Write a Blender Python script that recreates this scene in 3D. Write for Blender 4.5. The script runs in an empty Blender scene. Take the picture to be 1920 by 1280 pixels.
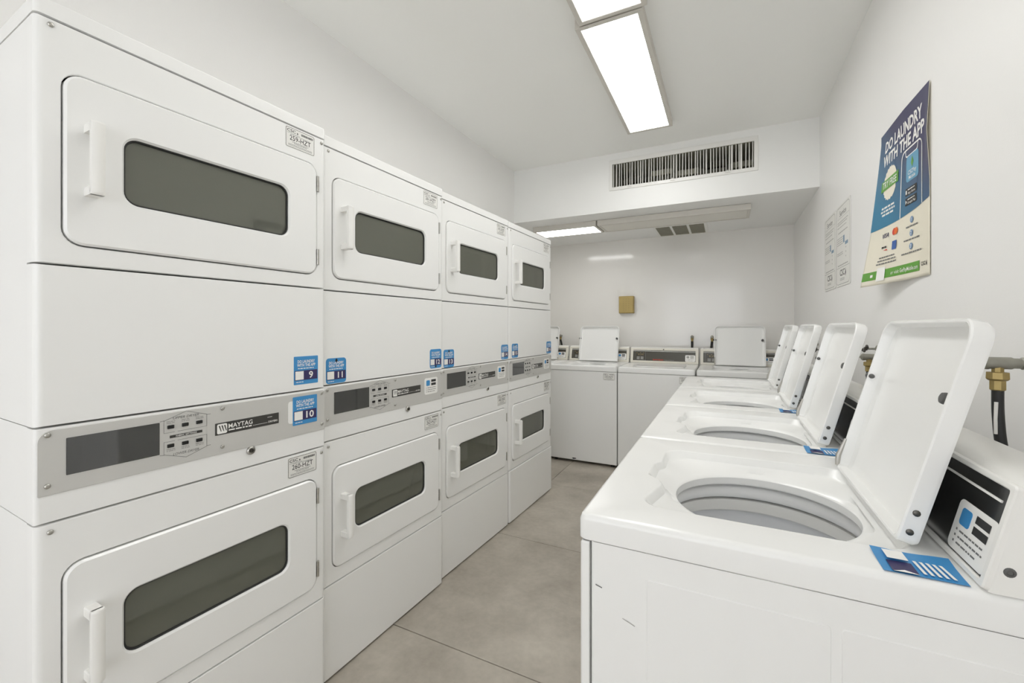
import bpy, bmesh, math, random
from math import sin, cos, pi, radians
from mathutils import Vector, Matrix

S = bpy.context.scene
COL = S.collection

# ------------------------------------------------------------------ camera, sky, exposure
YAW = radians(26.40)
cam_d = bpy.data.cameras.new('camera')
cam_d.sensor_width = 36.0
cam_d.lens = 804.9 / 1920 * 36.0
cam_d.shift_y = -(640 - 613.7) / 1920
cam_d.clip_start = 0.02
cam = bpy.data.objects.new('camera', cam_d)
cam.location = (0, 0, 1.287)
cam.rotation_euler = (radians(90), 0, YAW)
COL.objects.link(cam)
S.camera = cam

SKY = 2.95          # overcast sky brightness
PANEL = 9.0        # brightness of the ceiling diffusers
W = bpy.data.worlds.new('sky'); S.world = W; W.use_nodes = True
wn = W.node_tree.nodes; wl = W.node_tree.links
bg = wn['Background']; bg.inputs[0].default_value = (0.925, 0.95, 1.0, 1); bg.inputs[1].default_value = SKY
S.view_settings.view_transform = 'Standard'
S.view_settings.look = 'None'
S.view_settings.gamma = 1.0
S.view_settings.use_curve_mapping = False
S.view_settings.exposure = 0.06
S.cycles.max_bounces = 14; S.cycles.diffuse_bounces = 7; S.cycles.glossy_bounces = 4; S.cycles.transparent_max_bounces = 6
S.cycles.caustics_reflective = False; S.cycles.caustics_refractive = False
S.cycles.sample_clamp_indirect = 8.0; S.cycles.adaptive_threshold = 0.12; S.cycles.adaptive_min_samples = 16; S.cycles.use_light_tree = False

# room dimensions (metres)
XL, XR, YB, YF, YS = -1.764, 0.586, 4.822, -3.05, 3.600
ZC, ZS, XA = 2.742, 2.259, -2.35
WIN = (-1.60, 0.45, 0.25, 2.55)      # opening in the wall behind the camera: x0,x1,z0,z1
DOOR = (-2.55, -1.55, 0.0, 2.15)     # doorway in the right wall: y0,y1,z0,z1

def portal(name, loc, rot, sx, sy):
    l = bpy.data.lights.new(name, 'AREA'); l.shape = 'RECTANGLE'; l.size = sx; l.size_y = sy
    l.cycles.is_portal = True
    o = bpy.data.objects.new(name, l); o.location = loc; o.rotation_euler = rot; COL.objects.link(o)
portal('sky_portal', ((WIN[0]+WIN[1])/2, YF-0.02, (WIN[2]+WIN[3])/2), (radians(90), 0, 0), WIN[1]-WIN[0], WIN[3]-WIN[2])
portal('sky_portal', (XR+0.02, (DOOR[0]+DOOR[1])/2, (DOOR[2]+DOOR[3])/2), (radians(90), 0, radians(90)), DOOR[1]-DOOR[0], DOOR[3]-DOOR[2])

# ------------------------------------------------------------------ materials
MATS = {}
def mat(name, col, rough=0.5, metal=0.0, spec=0.5, coat=0.0, emit=None, bump=None, vary=None, rvary=None):
    """bump=(scale,strength,dist); vary=(scale,amount); rvary=(scale,amount)"""
    if name in MATS: return MATS[name]
    m = bpy.data.materials.new(name); m.use_nodes = True
    nt = m.node_tree; n = nt.nodes; L = nt.links; p = n['Principled BSDF']
    c = (*col, 1)
    p.inputs['Base Color'].default_value = c
    p.inputs['Roughness'].default_value = rough
    p.inputs['Metallic'].default_value = metal
    p.inputs['Specular IOR Level'].default_value = spec
    tc = n.new('ShaderNodeTexCoord') if (bump or vary or rvary) else None
    if emit:
        p.inputs['Emission Color'].default_value = (*emit[0], 1); p.inputs['Emission Strength'].default_value = emit[1]
    if bump:
        t = n.new('ShaderNodeTexNoise'); t.inputs['Scale'].default_value = bump[0]; t.inputs['Detail'].default_value = 3
        L.new(tc.outputs['Object'], t.inputs['Vector'])
        b = n.new('ShaderNodeBump'); b.inputs['Strength'].default_value = bump[1]; b.inputs['Distance'].default_value = bump[2]
        L.new(t.outputs['Fac'], b.inputs['Height']); L.new(b.outputs['Normal'], p.inputs['Normal'])
    if vary:
        t = n.new('ShaderNodeTexNoise'); t.inputs['Scale'].default_value = vary[0]; t.inputs['Detail'].default_value = 6
        L.new(tc.outputs['Object'], t.inputs['Vector'])
        mx = n.new('ShaderNodeMix'); mx.data_type = 'RGBA'
        k = vary[1]
        mx.inputs['A'].default_value = (col[0]*(1-k), col[1]*(1-k), col[2]*(1-k), 1)
        mx.inputs['B'].default_value = (min(1, col[0]*(1+k)), min(1, col[1]*(1+k)), min(1, col[2]*(1+k)), 1)
        L.new(t.outputs['Fac'], mx.inputs['Factor']); L.new(mx.outputs['Result'], p.inputs['Base Color'])
    if rvary:
        t = n.new('ShaderNodeTexNoise'); t.inputs['Scale'].default_value = rvary[0]; t.inputs['Detail'].default_value = 4
        L.new(tc.outputs['Object'], t.inputs['Vector'])
        mr = n.new('ShaderNodeMapRange'); mr.inputs['To Min'].default_value = max(0.02, rough-rvary[1]); mr.inputs['To Max'].default_value = rough+rvary[1]
        L.new(t.outputs['Fac'], mr.inputs['Value']); L.new(mr.outputs['Result'], p.inputs['Roughness'])
    MATS[name] = m
    return m

def srgb(r, g, b):
    f = lambda v: ((v/255+0.055)/1.055)**2.4 if v > 10 else v/255/12.92
    return (f(r), f(g), f(b))

wall_m = mat('wall_paint', srgb(241, 240, 238), 0.42, bump=(220, 0.10, 0.002))
gloss_wall_m = mat('gloss_wall_paint', srgb(240, 238, 234), 0.11, spec=0.6)
soffit_m = mat('soffit_paint', srgb(243, 243, 241), 0.5)
ceil_m = mat('ceiling_paint', srgb(247, 247, 244), 0.5, bump=(160, 0.08, 0.002))
enamel = mat('white_enamel', srgb(240, 240, 238), 0.22)
enamel_w = mat('washer_enamel', srgb(240, 240, 238), 0.22, rvary=(4, 0.07))
plastic_w = mat('white_plastic', srgb(238, 237, 233), 0.35)
cream = mat('cream_plastic', srgb(226, 222, 210), 0.4)
alu = mat('brushed_aluminium', srgb(208, 207, 203), 0.42, metal=0.3, rvary=(60, 0.06))
steel = mat('steel', srgb(190, 188, 182), 0.28, metal=1.0)
dark_steel = mat('dark_steel', srgb(95, 93, 88), 0.35, metal=1.0)
drum_m = mat('drum_steel', srgb(205, 204, 192), 0.35, metal=0.2)
bulk_m = mat('bulkhead_grey', srgb(120, 119, 108), 0.5)
gap_m = mat('dark_gap', srgb(38, 37, 33), 0.8)
black_p = mat('black_panel', srgb(26, 26, 25), 0.16, spec=0.5)
black_g = mat('black_glass', srgb(24, 25, 24), 0.04, spec=0.5)
black_g.node_tree.nodes['Principled BSDF'].inputs['IOR'].default_value = 2.1
brown_p = mat('dark_brown_panel', srgb(70, 67, 58), 0.3)
black_t = mat('black_print', srgb(35, 35, 35), 0.5)
grey_t = mat('grey_print', srgb(120, 120, 118), 0.5)
lgrey_t = mat('light_grey_print', srgb(165, 164, 160), 0.5)
white_t = mat('white_print', srgb(243, 242, 238), 0.45)
blue_t = mat('blue_print', srgb(62, 142, 200), 0.4)
navy_t = mat('navy_print', srgb(52, 44, 92), 0.4)
red_t = mat('red_print', srgb(214, 62, 38), 0.4)
green_t = mat('green_print', srgb(92, 158, 48), 0.4)
orange_t = mat('orange_print', srgb(232, 110, 40), 0.4)
paper_w = mat('white_paper', srgb(232, 231, 226), 0.5)
rubber = mat('black_rubber', srgb(34, 34, 33), 0.55)
grey_rub = mat('grey_rubber', srgb(88, 88, 86), 0.5)
brass = mat('brass', srgb(166, 146, 96), 0.42, metal=0.7, vary=(40, 0.25))
galv = mat('galvanised_pipe', srgb(150, 148, 138), 0.5, metal=0.6, vary=(35, 0.3))
tub_m = mat('tub_plastic', srgb(244, 244, 243), 0.35)
basket_m = mat('basket_enamel', srgb(240, 241, 243), 0.35)
basket_floor_m = mat('basket_floor', srgb(150, 156, 172), 0.4)
mustard = mat('mustard_metal', srgb(178, 156, 98), 0.4, metal=0.3, vary=(14, 0.12))
frame_m = mat('light_frame_metal', srgb(212, 208, 200), 0.45, metal=0.15)
vent_m = mat('vent_grille', srgb(150, 146, 128), 0.6)
diff_on = mat('lit_diffuser', (0.9, 0.9, 0.88), 0.5, emit=((1.0, 0.998, 0.985), PANEL))
diff_dim = mat('lit_diffuser_alcove', (0.9, 0.9, 0.88), 0.5, emit=((1.0, 0.998, 0.985), PANEL*1.0))
diff_off = mat('unlit_diffuser', srgb(222, 219, 210), 0.3)
duct_m = mat('duct_metal', srgb(158, 156, 140), 0.6, vary=(6, 0.3))
grime_m = mat('tan_insulation', srgb(60, 56, 46), 0.8, vary=(20, 0.3))
yellowed = mat('yellowed_paper', srgb(232, 226, 208), 0.45, vary=(4, 0.02))

def floor_material():
    m = bpy.data.materials.new('concrete_tile'); m.use_nodes = True
    nt = m.node_tree; n = nt.nodes; L = nt.links; p = n['Principled BSDF']
    g = n.new('ShaderNodeNewGeometry')
    a = n.new('ShaderNodeTexNoise'); a.inputs['Scale'].default_value = 2.3; a.inputs['Detail'].default_value = 8; a.inputs['Roughness'].default_value = 0.62
    b = n.new('ShaderNodeTexNoise'); b.inputs['Scale'].default_value = 38; b.inputs['Detail'].default_value = 4
    L.new(g.outputs['Position'], a.inputs['Vector']); L.new(g.outputs['Position'], b.inputs['Vector'])
    r = n.new('ShaderNodeValToRGB')
    r.color_ramp.elements[0].position = 0.3; r.color_ramp.elements[0].color = (*srgb(148, 140, 128), 1)
    r.color_ramp.elements[1].position = 0.72; r.color_ramp.elements[1].color = (*srgb(197, 190, 178), 1)
    L.new(a.outputs['Fac'], r.inputs['Fac'])
    mx = n.new('ShaderNodeMix'); mx.data_type = 'RGBA'; mx.blend_type = 'OVERLAY'; mx.inputs['Factor'].default_value = 0.12
    L.new(r.outputs['Color'], mx.inputs['A']); L.new(b.outputs['Fac'], mx.inputs['B']); L.new(mx.outputs['Result'], p.inputs['Base Color'])
    rr_ = n.new('ShaderNodeMapRange'); rr_.inputs['To Min'].default_value = 0.34; rr_.inputs['To Max'].default_value = 0.55
    L.new(a.outputs['Fac'], rr_.inputs['Value']); L.new(rr_.outputs['Result'], p.inputs['Roughness'])
    return m
tile_m = floor_material()
grout_m = mat('grout', srgb(112, 105, 94), 0.9)

def glass_material(name, tint, fac):
    m = bpy.data.materials.new(name); m.use_nodes = True
    nt = m.node_tree; n = nt.nodes; L = nt.links; p = n['Principled BSDF']; out = n['Material Output']
    p.inputs['Base Color'].default_value = (*tint, 1); p.inputs['Roughness'].default_value = 0.03
    p.inputs['IOR'].default_value = 1.75
    t = n.new('ShaderNodeBsdfTransparent'); t.inputs['Color'].default_value = (0.62, 0.63, 0.57, 1)
    mx = n.new('ShaderNodeMixShader'); mx.inputs['Fac'].default_value = fac
    L.new(p.outputs[0], mx.inputs[1]); L.new(t.outputs[0], mx.inputs[2]); L.new(mx.outputs[0], out.inputs['Surface'])
    return m
glass_m = glass_material('smoked_glass', srgb(126, 127, 116), 0.42)

def poster_material():
    m = bpy.data.materials.new('poster_blue'); m.use_nodes = True
    nt = m.node_tree; n = nt.nodes; L = nt.links; p = n['Principled BSDF']
    tc = n.new('ShaderNodeTexCoord'); sp = n.new('ShaderNodeSeparateXYZ')
    L.new(tc.outputs['UV'], sp.inputs[0])
    # printed colour gradient: navy at the upper right to teal blue at the lower left
    ma = n.new('ShaderNodeMath'); ma.operation = 'SUBTRACT'; L.new(sp.outputs['Y'], ma.inputs[0])
    mb = n.new('ShaderNodeMath'); mb.operation = 'MULTIPLY_ADD'; L.new(sp.outputs['X'], mb.inputs[0]); mb.inputs[1].default_value = -0.55; mb.inputs[2].default_value = 0.42
    L.new(mb.outputs[0], ma.inputs[1])
    r = n.new('ShaderNodeValToRGB')
    r.color_ramp.elements[0].position = 0.15; r.color_ramp.elements[0].color = (*srgb(44, 124, 160), 1)
    r.color_ramp.elements[1].position = 0.72; r.color_ramp.elements[1].color = (*srgb(58, 56, 92), 1)
    L.new(ma.outputs[0], r.inputs['Fac']); L.new(r.outputs['Color'], p.inputs['Base Color'])
    p.inputs['Roughness'].default_value = 0.4
    return m
poster_blue = poster_material()

# ------------------------------------------------------------------ mesh helpers
def rr(a0, b0, a1, b1, r, n=5, m=1):
    """rounded rectangle, counter-clockwise from the lower-left corner; r scalar or (ll, lr, ur, ul)"""
    rs = r if isinstance(r, (tuple, list)) else (r,)*4
    cs = [(a0, b0, pi, 0), (a1, b0, 1.5*pi, 1), (a1, b1, 0, 2), (a0, b1, 0.5*pi, 3)]
    out = []
    for i, (a, b, th, k) in enumerate(cs):
        q = max(rs[k], 1e-5)
        ca = a + q if a == a0 else a - q
        cb = b + q if b == b0 else b - q
        for j in range(n+1):
            t = th + 0.5*pi*j/n
            out.append((ca + q*cos(t), cb + q*sin(t)))
        if m > 1:      # points along the side towards the next corner
            na, nb, nth, nk = cs[(i+1) % 4]
            nq = max(rs[nk], 1e-5)
            nca = na + nq if na == a0 else na - nq
            ncb = nb + nq if nb == b0 else nb - nq
            p0 = out[-1]; p1 = (nca + nq*cos(nth), ncb + nq*sin(nth))
            for j in range(1, m):
                out.append((p0[0] + (p1[0]-p0[0])*j/m, p0[1] + (p1[1]-p0[1])*j/m))
    return out

def frame(o, ua, ub, ud):
    o, ua, ub, ud = Vector(o), Vector(ua), Vector(ub), Vector(ud)
    return lambda a, b, d: o + ua*a + ub*b + ud*d
IDX = lambda a, b, d: Vector((d, a, b))        # dryer fronts: right = +y, up = +z, out = +x

class MB:
    def __init__(self): self.bm = bmesh.new()
    def loft(self, loops, c0=True, c1=True):
        bm = self.bm
        vs = [[bm.verts.new(p) for p in lp] for lp in loops]
        k = len(vs[0])
        for A, B_ in zip(vs, vs[1:]):
            for i in range(k):
                j = (i+1) % k
                try: bm.faces.new((A[i], A[j], B_[j], B_[i]))
                except ValueError: pass
        if c0: bm.faces.new(vs[0][::-1])
        if c1: bm.faces.new(vs[-1])
        return self
    def plate(self, f, a0, b0, a1, b1, d0, d1, r=0.003, bev=0.0015, n=4, back=True):
        s = 1 if d1 > d0 else -1
        L = [[f(a, b, d0) for a, b in rr(a0, b0, a1, b1, r, n)],
             [f(a, b, d1 - s*bev) for a, b in rr(a0, b0, a1, b1, r, n)]]
        rin = [max(1e-4, x-bev) for x in r] if isinstance(r, (tuple, list)) else max(1e-4, r-bev)
        L.append([f(a, b, d1) for a, b in rr(a0+bev, b0+bev, a1-bev, b1-bev, rin, n)])
        return self.loft(L, back, True)
    def ring(self, f, o, ro, i, ri, d0, d1, bev=0.002, n=6):
        """plate with a hole; o and i are (a0,b0,a1,b1)"""
        P = lambda q, r, e, d: [f(a, b, d) for a, b in rr(q[0]+e, q[1]+e, q[2]-e, q[3]-e, max(1e-4, r-e), n)]
        L = [P(i, ri, 0, d0), P(o, ro, 0, d0), P(o, ro, 0, d1-bev), P(o, ro, bev, d1), P(i, ri, -bev, d1), P(i, ri, 0, d1-bev), P(i, ri, 0, d0)]
        return self.loft(L, False, False)
    def box(self, x0, y0, z0, x1, y1, z1, bev=0.0):
        f = lambda a, b, d: Vector((a, b, d))
        if bev:
            P = lambda e, z: [f(a, b, z) for a, b in rr(x0+e, y0+e, x1-e, y1-e, max(bev-e, 1e-4), 3)]
            return self.loft([P(bev, z0), P(bev*.3, z0+bev*.3), P(0, z0+bev), P(0, z1-bev), P(bev*.3, z1-bev*.3), P(bev, z1)])
        q = [(x0, y0), (x1, y0), (x1, y1), (x0, y1)]
        return self.loft([[f(a, b, z0) for a, b in q], [f(a, b, z1) for a, b in q]])
    def flat(self, f, a0, b0, a1, b1, d):
        bm = self.bm
        bm.faces.new([bm.verts.new(f(a, b, d)) for a, b in ((a0, b0), (a1, b0), (a1, b1), (a0, b1))]); return self
    def poly(self, f, pts, d):
        bm = self.bm; bm.faces.new([bm.verts.new(f(a, b, d)) for a, b in pts]); return self
    def line(self, f, pts, w, d, closed=False):
        q = list(pts) + ([pts[0]] if closed else [])
        for (a, b), (c, e) in zip(q, q[1:]):
            v = Vector((c-a, e-b)); l = v.length
            if l < 1e-6: continue
            v /= l; nx, ny = -v.y*w/2, v.x*w/2
            a_, b_, c_, e_ = a-v.x*w*.3, b-v.y*w*.3, c+v.x*w*.3, e+v.y*w*.3
            self.poly(f, [(a_+nx, b_+ny), (a_-nx, b_-ny), (c_-nx, e_-ny), (c_+nx, e_+ny)], d)
        return self
    def tube(self, pts, r, n=10, caps=True):
        pts = [Vector(p) for p in pts]
        rs = r if isinstance(r, (list, tuple)) else [r]*len(pts)
        loops = []; up = None
        for i, p in enumerate(pts):
            t = (pts[min(i+1, len(pts)-1)] - pts[max(i-1, 0)])
            if t.length < 1e-9: t = Vector((0, 0, 1))
            t.normalize()
            if up is None:
                up = t.orthogonal().normalized()
            up = (up - t*up.dot(t)).normalized()
            s = t.cross(up)
            loops.append([p + (up*cos(2*pi*k/n) + s*sin(2*pi*k/n))*rs[i] for k in range(n)])
        return self.loft(loops, caps, caps)
    def lathe(self, o, axis, prof, n=16):
        """prof: list of (r, h) along axis"""
        o = Vector(o); ax = Vector(axis).normalized(); u = ax.orthogonal().normalized(); v = ax.cross(u)
        return self.loft([[o + ax*h + (u*cos(2*pi*k/n) + v*sin(2*pi*k/n))*r for k in range(n)] for r, h in prof])
    def screw(self, f, a, b, d, r=0.005):
        o = f(a, b, d); ax = f(a, b, d+1) - o
        return self.lathe(o, ax, [(r, -0.001), (r, r*.25), (r*.8, r*.55), (r*.45, r*.7)], 10)
    def text(self, s, f, a, b, h, d, align='C', width=None, bold=0.0, shear=0.0):
        vs, fs, w0 = glyphs(s, bold, shear)
        k = h/0.69; kx = k if width is None else width/max(w0, 1e-6)
        x0 = {'C': -w0*kx/2, 'L': 0, 'R': -w0*kx}[align]
        nv = [self.bm.verts.new(f(a + x0 + x*kx, b + y*k, d)) for x, y in vs]
        for q in fs:
            try: self.bm.faces.new([nv[i] for i in q])
            except ValueError: pass
        return self
    def words(self, f, a0, a1, b, h, d, seed=0):
        """a line of print too small to read: a row of word-length dashes"""
        rnd = random.Random(seed); a = a0
        while a < a1 - h:
            l = min(h*rnd.uniform(1.5, 5), a1-a); self.flat(f, a, b, a+l, b+h, d); a += l + h*0.7
        return self
    def mesh(self, name, smooth=False, normals=True):
        bm = self.bm
        if normals: bmesh.ops.recalc_face_normals(bm, faces=bm.faces)
        me = bpy.data.meshes.new(name); bm.to_mesh(me); bm.free()
        if smooth:
            for p in me.polygons: p.use_smooth = True
            me.set_sharp_from_angle(angle=radians(38))
        return me
    def build(self, name, m, parent=None, smooth=True, **k):
        return link(name, self.mesh(name, smooth), m, parent, **k)

GL = {}
def glyphs(s, bold=0.0, shear=0.0):
    key = (s, bold, shear)
    if key in GL: return GL[key]
    c = bpy.data.curves.new('t', 'FONT'); c.body = s; c.size = 1.0; c.resolution_u = 2; c.offset = bold; c.shear = shear
    o = bpy.data.objects.new('t', c); COL.objects.link(o)
    dg = bpy.context.evaluated_depsgraph_get()
    me = bpy.data.meshes.new_from_object(o.evaluated_get(dg))
    vs = [(v.co.x, v.co.y) for v in me.vertices]; fs = [tuple(p.vertices) for p in me.polygons]
    x0 = min(v[0] for v in vs); x1 = max(v[0] for v in vs)
    vs = [(x-x0, y) for x, y in vs]
    bpy.data.objects.remove(o); bpy.data.curves.remove(c); bpy.data.meshes.remove(me)
    GL[key] = (vs, fs, x1-x0)
    return GL[key]

def link(name, me, m, parent=None, loc=None, rot=None, label=None):
    o = bpy.data.objects.new(name, me); COL.objects.link(o)
    if m is not None and not me.materials: me.materials.append(m)
    if parent: o.parent = parent
    if name in ('fine_print', 'small_print', 'body_print', 'worn_lettering', 'indicator_print'): o['kind'] = 'stuff'
    if loc: o.location = loc
    if rot: o.rotation_euler = rot
    if label: o['label'] = label
    if me.polygons and me.polygons[0].use_smooth and len(me.polygons) > 6:
        w = o.modifiers.new('weighted', 'WEIGHTED_NORMAL'); w.keep_sharp = True; w.weight = 50
    return o
CACHE = {}
def part(name, key, fn, m, parent, smooth=True, **k):
    """one mesh per key, shared between alike parts"""
    kk = (name, key)
    if kk not in CACHE:
        mb = MB(); fn(mb); CACHE[kk] = mb.mesh(name, smooth)
    me = CACHE[kk]
    if m is not None and not me.materials: me.materials.append(m)
    return link(name, me, m, parent, **k)
def empty(name, loc, rotz=0):
    o = bpy.data.objects.new(name, None); o.empty_display_size = 0.1; COL.objects.link(o)
    o.location = loc; o.rotation_euler = (0, 0, rotz); return o
def tag(o, label, cat, group=None):
    o['label'] = label; o['category'] = cat
    if group: o['group'] = group
    return o
def struct(o, label=None):
    o['kind'] = 'structure'
    if label: o['label'] = label
    return o

# ------------------------------------------------------------------ the room
def slab(name, m, boxes, label):
    mb = MB()
    for b in boxes: mb.box(*b)
    return struct(mb.build(name, m, smooth=False), label)

T = 0.12
floor = slab('floor', grout_m, [(XA-T, YF-T, -0.10, XR+T, YB+T, -0.0035)], 'grey concrete-look tiled floor')
TX, TY, G = 1.07, 0.934, 0.0035
for i in range(-1, 2):
    for j in range(-6, 6):
        x0 = -1.312 + i*TX; y0 = 1.44 + (j-1)*TY
        x1 = min(x0+TX, XR); y1 = min(y0+TY, YB); xa = max(x0, XA); ya = max(y0, YF)
        if x1-xa < 0.05 or y1-ya < 0.05: continue
        mb = MB(); mb.plate(frame((0, 0, 0), (1, 0, 0), (0, 1, 0), (0, 0, 1)), xa+G/2, ya+G/2, x1-G/2, y1-G/2, -0.02, 0.0, 0.001, 0.0012, 1)
        mb.build('tile', tile_m, floor, smooth=False)

slab('wall_left', wall_m, [(XL-T, YF, 0, XL, YS, ZC)], 'white painted wall above the stacked dryers')
slab('wall_alcove', gloss_wall_m, [(XA-T, YS, 0, XA, YB, ZS), (XA, YS-T*0.5, 0, XL-T, YS, ZS)], 'side wall of the alcove behind the dryers')
slab('wall_back', gloss_wall_m, [(XA-T, YB, 0, XR+T, YB+T, ZC)], 'glossy off-white back wall')
slab('wall_right', wall_m, [(XR, YF-T, 0, XR+T, DOOR[0], ZC), (XR, DOOR[1], 0, XR+T, YB, ZC), (XR, DOOR[0], DOOR[3], XR+T, DOOR[1], ZC)], 'white wall with the poster')
slab('wall_front', wall_m, [(XL-T, YF-T, 0, WIN[0], YF, ZC), (WIN[1], YF-T, 0, XR, YF, ZC), (WIN[0], YF-T, 0, WIN[1], YF, WIN[2]), (WIN[0], YF-T, WIN[3], WIN[1], YF, ZC)], 'white wall with the window')
slab('ceiling', ceil_m, [(XL-T, YF-T, ZC, XR+T, YS+0.3, ZC+T)], 'white ceiling')
# window behind the camera: frame and mullions
mb = MB()
for (a, b, c, d) in ((WIN[0], WIN[2], WIN[0]+.05, WIN[3]), (WIN[1]-.05, WIN[2], WIN[1], WIN[3]), (WIN[0], WIN[2], WIN[1], WIN[2]+.05), (WIN[0], WIN[3]-.05, WIN[1], WIN[3]), (-.475, WIN[2], -.425, WIN[3])):
    mb.box(a, YF-.08, b, c, YF-.03, d)
struct(mb.build('window_1', plastic_w, smooth=False), 'white framed window')

# dropped soffit with the opening for the air grille
GX0, GX1, GZ0, GZ1 = -0.871, 0.217, 2.432, 2.686
OX0, OX1, OZ0, OZ1 = -0.846, 0.189, 2.459, 2.650
slab('wall_soffit', soffit_m, [(XL, YS, ZS, OX0, YS+0.06, ZC), (OX1, YS, ZS, XR, YS+0.06, ZC), (OX0, YS, ZS, OX1, YS+0.06, OZ0), (OX0, YS, OZ1, OX1, YS+0.06, ZC)], 'white dropped soffit face')
slab('ceiling_alcove', soffit_m, [(XA, YS+0.0605, ZS, XR, YB, ZS+0.05), (XA, YS, ZS, XL, YS+0.0605, ZS+0.05)], 'lower ceiling over the back washers')
mb = MB(); mb.box(-0.92, 4.325, ZS-0.004, 0.162, YB-0.01, ZS+0.001, 0.0015)
struct(mb.build('trim_1', soffit_m), 'flat ceiling access panel')

# ------------------------------------------------------------------ air grille in the soffit
g = tag(empty('air_grille', ((GX0+GX1)/2, YS, GZ0)), 'long white supply air grille with bent vertical fins in the soffit', 'vent')
g_inv = Vector(g.location)
gf = frame((-g_inv.x, 0, -g_inv.z), (1, 0, 0), (0, 0, 1), (0, -1, 0))
mb = MB(); mb.ring(gf, (GX0, GZ0, GX1, GZ1), 0.003, (OX0, OZ0, OX1, OZ1), 0.001, 0.0005, 0.007, 0.002, 2)
mb.build('grille_frame', plastic_w, g)
mb = MB()
P = lambda e, d: [gf(a, b, d) for a, b in ((OX0-e, OZ0-e), (OX1+e, OZ0-e), (OX1+e, OZ1+e), (OX0-e, OZ1+e))]
mb.loft([P(-.001, -0.0), P(-.001, -0.42)], False, True)
mb.build('duct', duct_m, g, smooth=False)
for k in range(5):
    mb = MB(); a = OX0 + 0.10 + k*0.2
    mb.plate(gf, a, OZ0+0.055+0.03*(k % 2), a+0.16, OZ0+0.10+0.03*(k % 2), -0.16, -0.12, 0.004, 0.002)
    mb.build('damper_blade', grime_m if k in (0, 3) else duct_m, g)
rnd = random.Random(4)
NF = 48
for k in range(NF):
    a = OX0 + (k+0.5)*(OX1-OX0)/NF + rnd.uniform(-0.003, 0.003)
    ang = rnd.gauss(0.0, 0.14) + (0.5 if rnd.random() < .16 else 0); ln = 0.026
    H = OZ1-OZ0-0.002
    def fin(mb, H=H):
        mb.box(-0.0022, 0, 0, 0.0022, 0.014, H)
    part('fin', 'f', fin, plastic_w, g, smooth=False, loc=(a-g_inv.x, 0.004, OZ0+0.001-g_inv.z), rot=(0, rnd.gauss(0, 0.006), ang))
for a in (-0.72, -0.39, 0.0):
    mb = MB(); mb.plate(gf, a, OZ0-0.014, a+0.035, OZ0-0.009, 0.006, 0.016, 0.001, 0.0005); mb.plate(gf, a+0.014, OZ0-0.012, a+0.02, OZ0+0.006, 0.006, 0.012, 0.001, 0.0005)
    mb.build('damper_lever', plastic_w, g)

# ------------------------------------------------------------------ ceiling lights
def panel_light(x0, y0, x1, y1, ztop, lit, label, drop=0.05):
    t = tag(empty('ceiling_light', ((x0+x1)/2, (y0+y1)/2, ztop-drop)), label, 'light', 'flat panel ceiling lights')
    cx, cy, cz = t.location
    f = frame((-cx, -cy, 0), (1, 0, 0), (0, 1, 0), (0, 0, -1))
    mb = MB(); mb.ring(f, (x0, y0, x1, y1), 0.002, (x0+.024, y0+.024, x1-.024, y1-.024), 0.001, -drop+.002, 0.0, 0.002, 2)
    mb.build('frame', frame_m, t, smooth=False)
    mb = MB(); mb.plate(f, x0+.0235, y0+.0235, x1-.0235, y1-.0235, -drop+.01, -0.003, 0.001, 0.0005, 1)
    mb.build('diffuser', diff_off if not lit else (diff_on if ztop > 2.5 else diff_dim), t, smooth=False)
    return t
panel_light(-0.636, 1.948, -0.328, 3.182, ZC, True, 'lit ceiling light in front of the air grille')
panel_light(-0.612, 0.70, -0.304, 1.938, ZC, True, 'lit ceiling light cut off by the top edge, nearest the camera')
panel_light(-1.675, 3.83, -1.052, 4.135, ZS, True, 'lit ceiling light under the soffit near the dryers')
panel_light(-1.040, 3.83, 0.182, 4.135, ZS, False, 'switched-off ceiling light under the soffit')

# ceiling exhaust vent, three openings
v = tag(empty('ceiling_vent', (-0.385, 4.545, ZS-0.004)), 'ceiling vent with three grey square openings above the back washers', 'vent')
vf = frame((0.385, -4.545, 0), (1, 0, 0), (0, 1, 0), (0, 0, -1))
mb = MB(); mb.plate(vf, -0.63, 4.30, -0.15, 4.79, 0.0, 0.006, 0.006, 0.002)
mb.build('plate', plastic_w, v)
for a in (-0.605, -0.455, -0.305):
    fr = part('opening', 'o', lambda mb: mb.ring(frame((0, 0, 0), (1, 0, 0), (0, 1, 0), (0, 0, -1)), (0, 0, .128, .40), .002, (.004, .004, .124, .396), .001, 0.005, 0.009, .001, 1), vent_m, v, loc=(a+.385, 4.345-4.545, 0))
    part('mesh_screen', 'm', lambda mb: mb.plate(frame((0, 0, 0), (1, 0, 0), (0, 1, 0), (0, 0, -1)), .004, .004, .124, .396, 0.004, 0.0065, .001, .0005, 1), vent_m, fr, loc=(0, 0, 0))
    for q in range(9):
        part('louvre', 'l', lambda mb: mb.plate(frame((0, 0, 0), (1, 0, 0), (0, 1, 0), (0, 0, -1)), .004, 0, .124, .012, 0.0065, 0.008, .001, .0004, 1), bulk_m, fr, loc=(0, 0.02+q*0.041, 0))

# ------------------------------------------------------------------ stacked dryers
A0, A1 = -0.013, 0.690
LV = dict(T=1.982, L1=1.944, L2=1.422, L3=1.076, L4=0.932, L5=0.872, L6=0.344)
GP = 0.0018
DD = 0.45           # how far the cabinet stands out of the wall

def slab_front(mb, b0, b1, r=0.014):
    """full-width sheet metal panel with rolled vertical edges"""
    P = lambda e, d, be: [IDX(a, b, d) for a, b in ((A0+e, b0+be), (A1-e, b0+be), (A1-e, b1-be), (A0+e, b1-be))]
    mb.loft([P(0, -0.045, 0), P(0, -r, 0), P(r*.12, -r*.5, 0), P(r*.45, -r*.14, 0.0007), P(r, 0, 0.002)], True, True)

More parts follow.
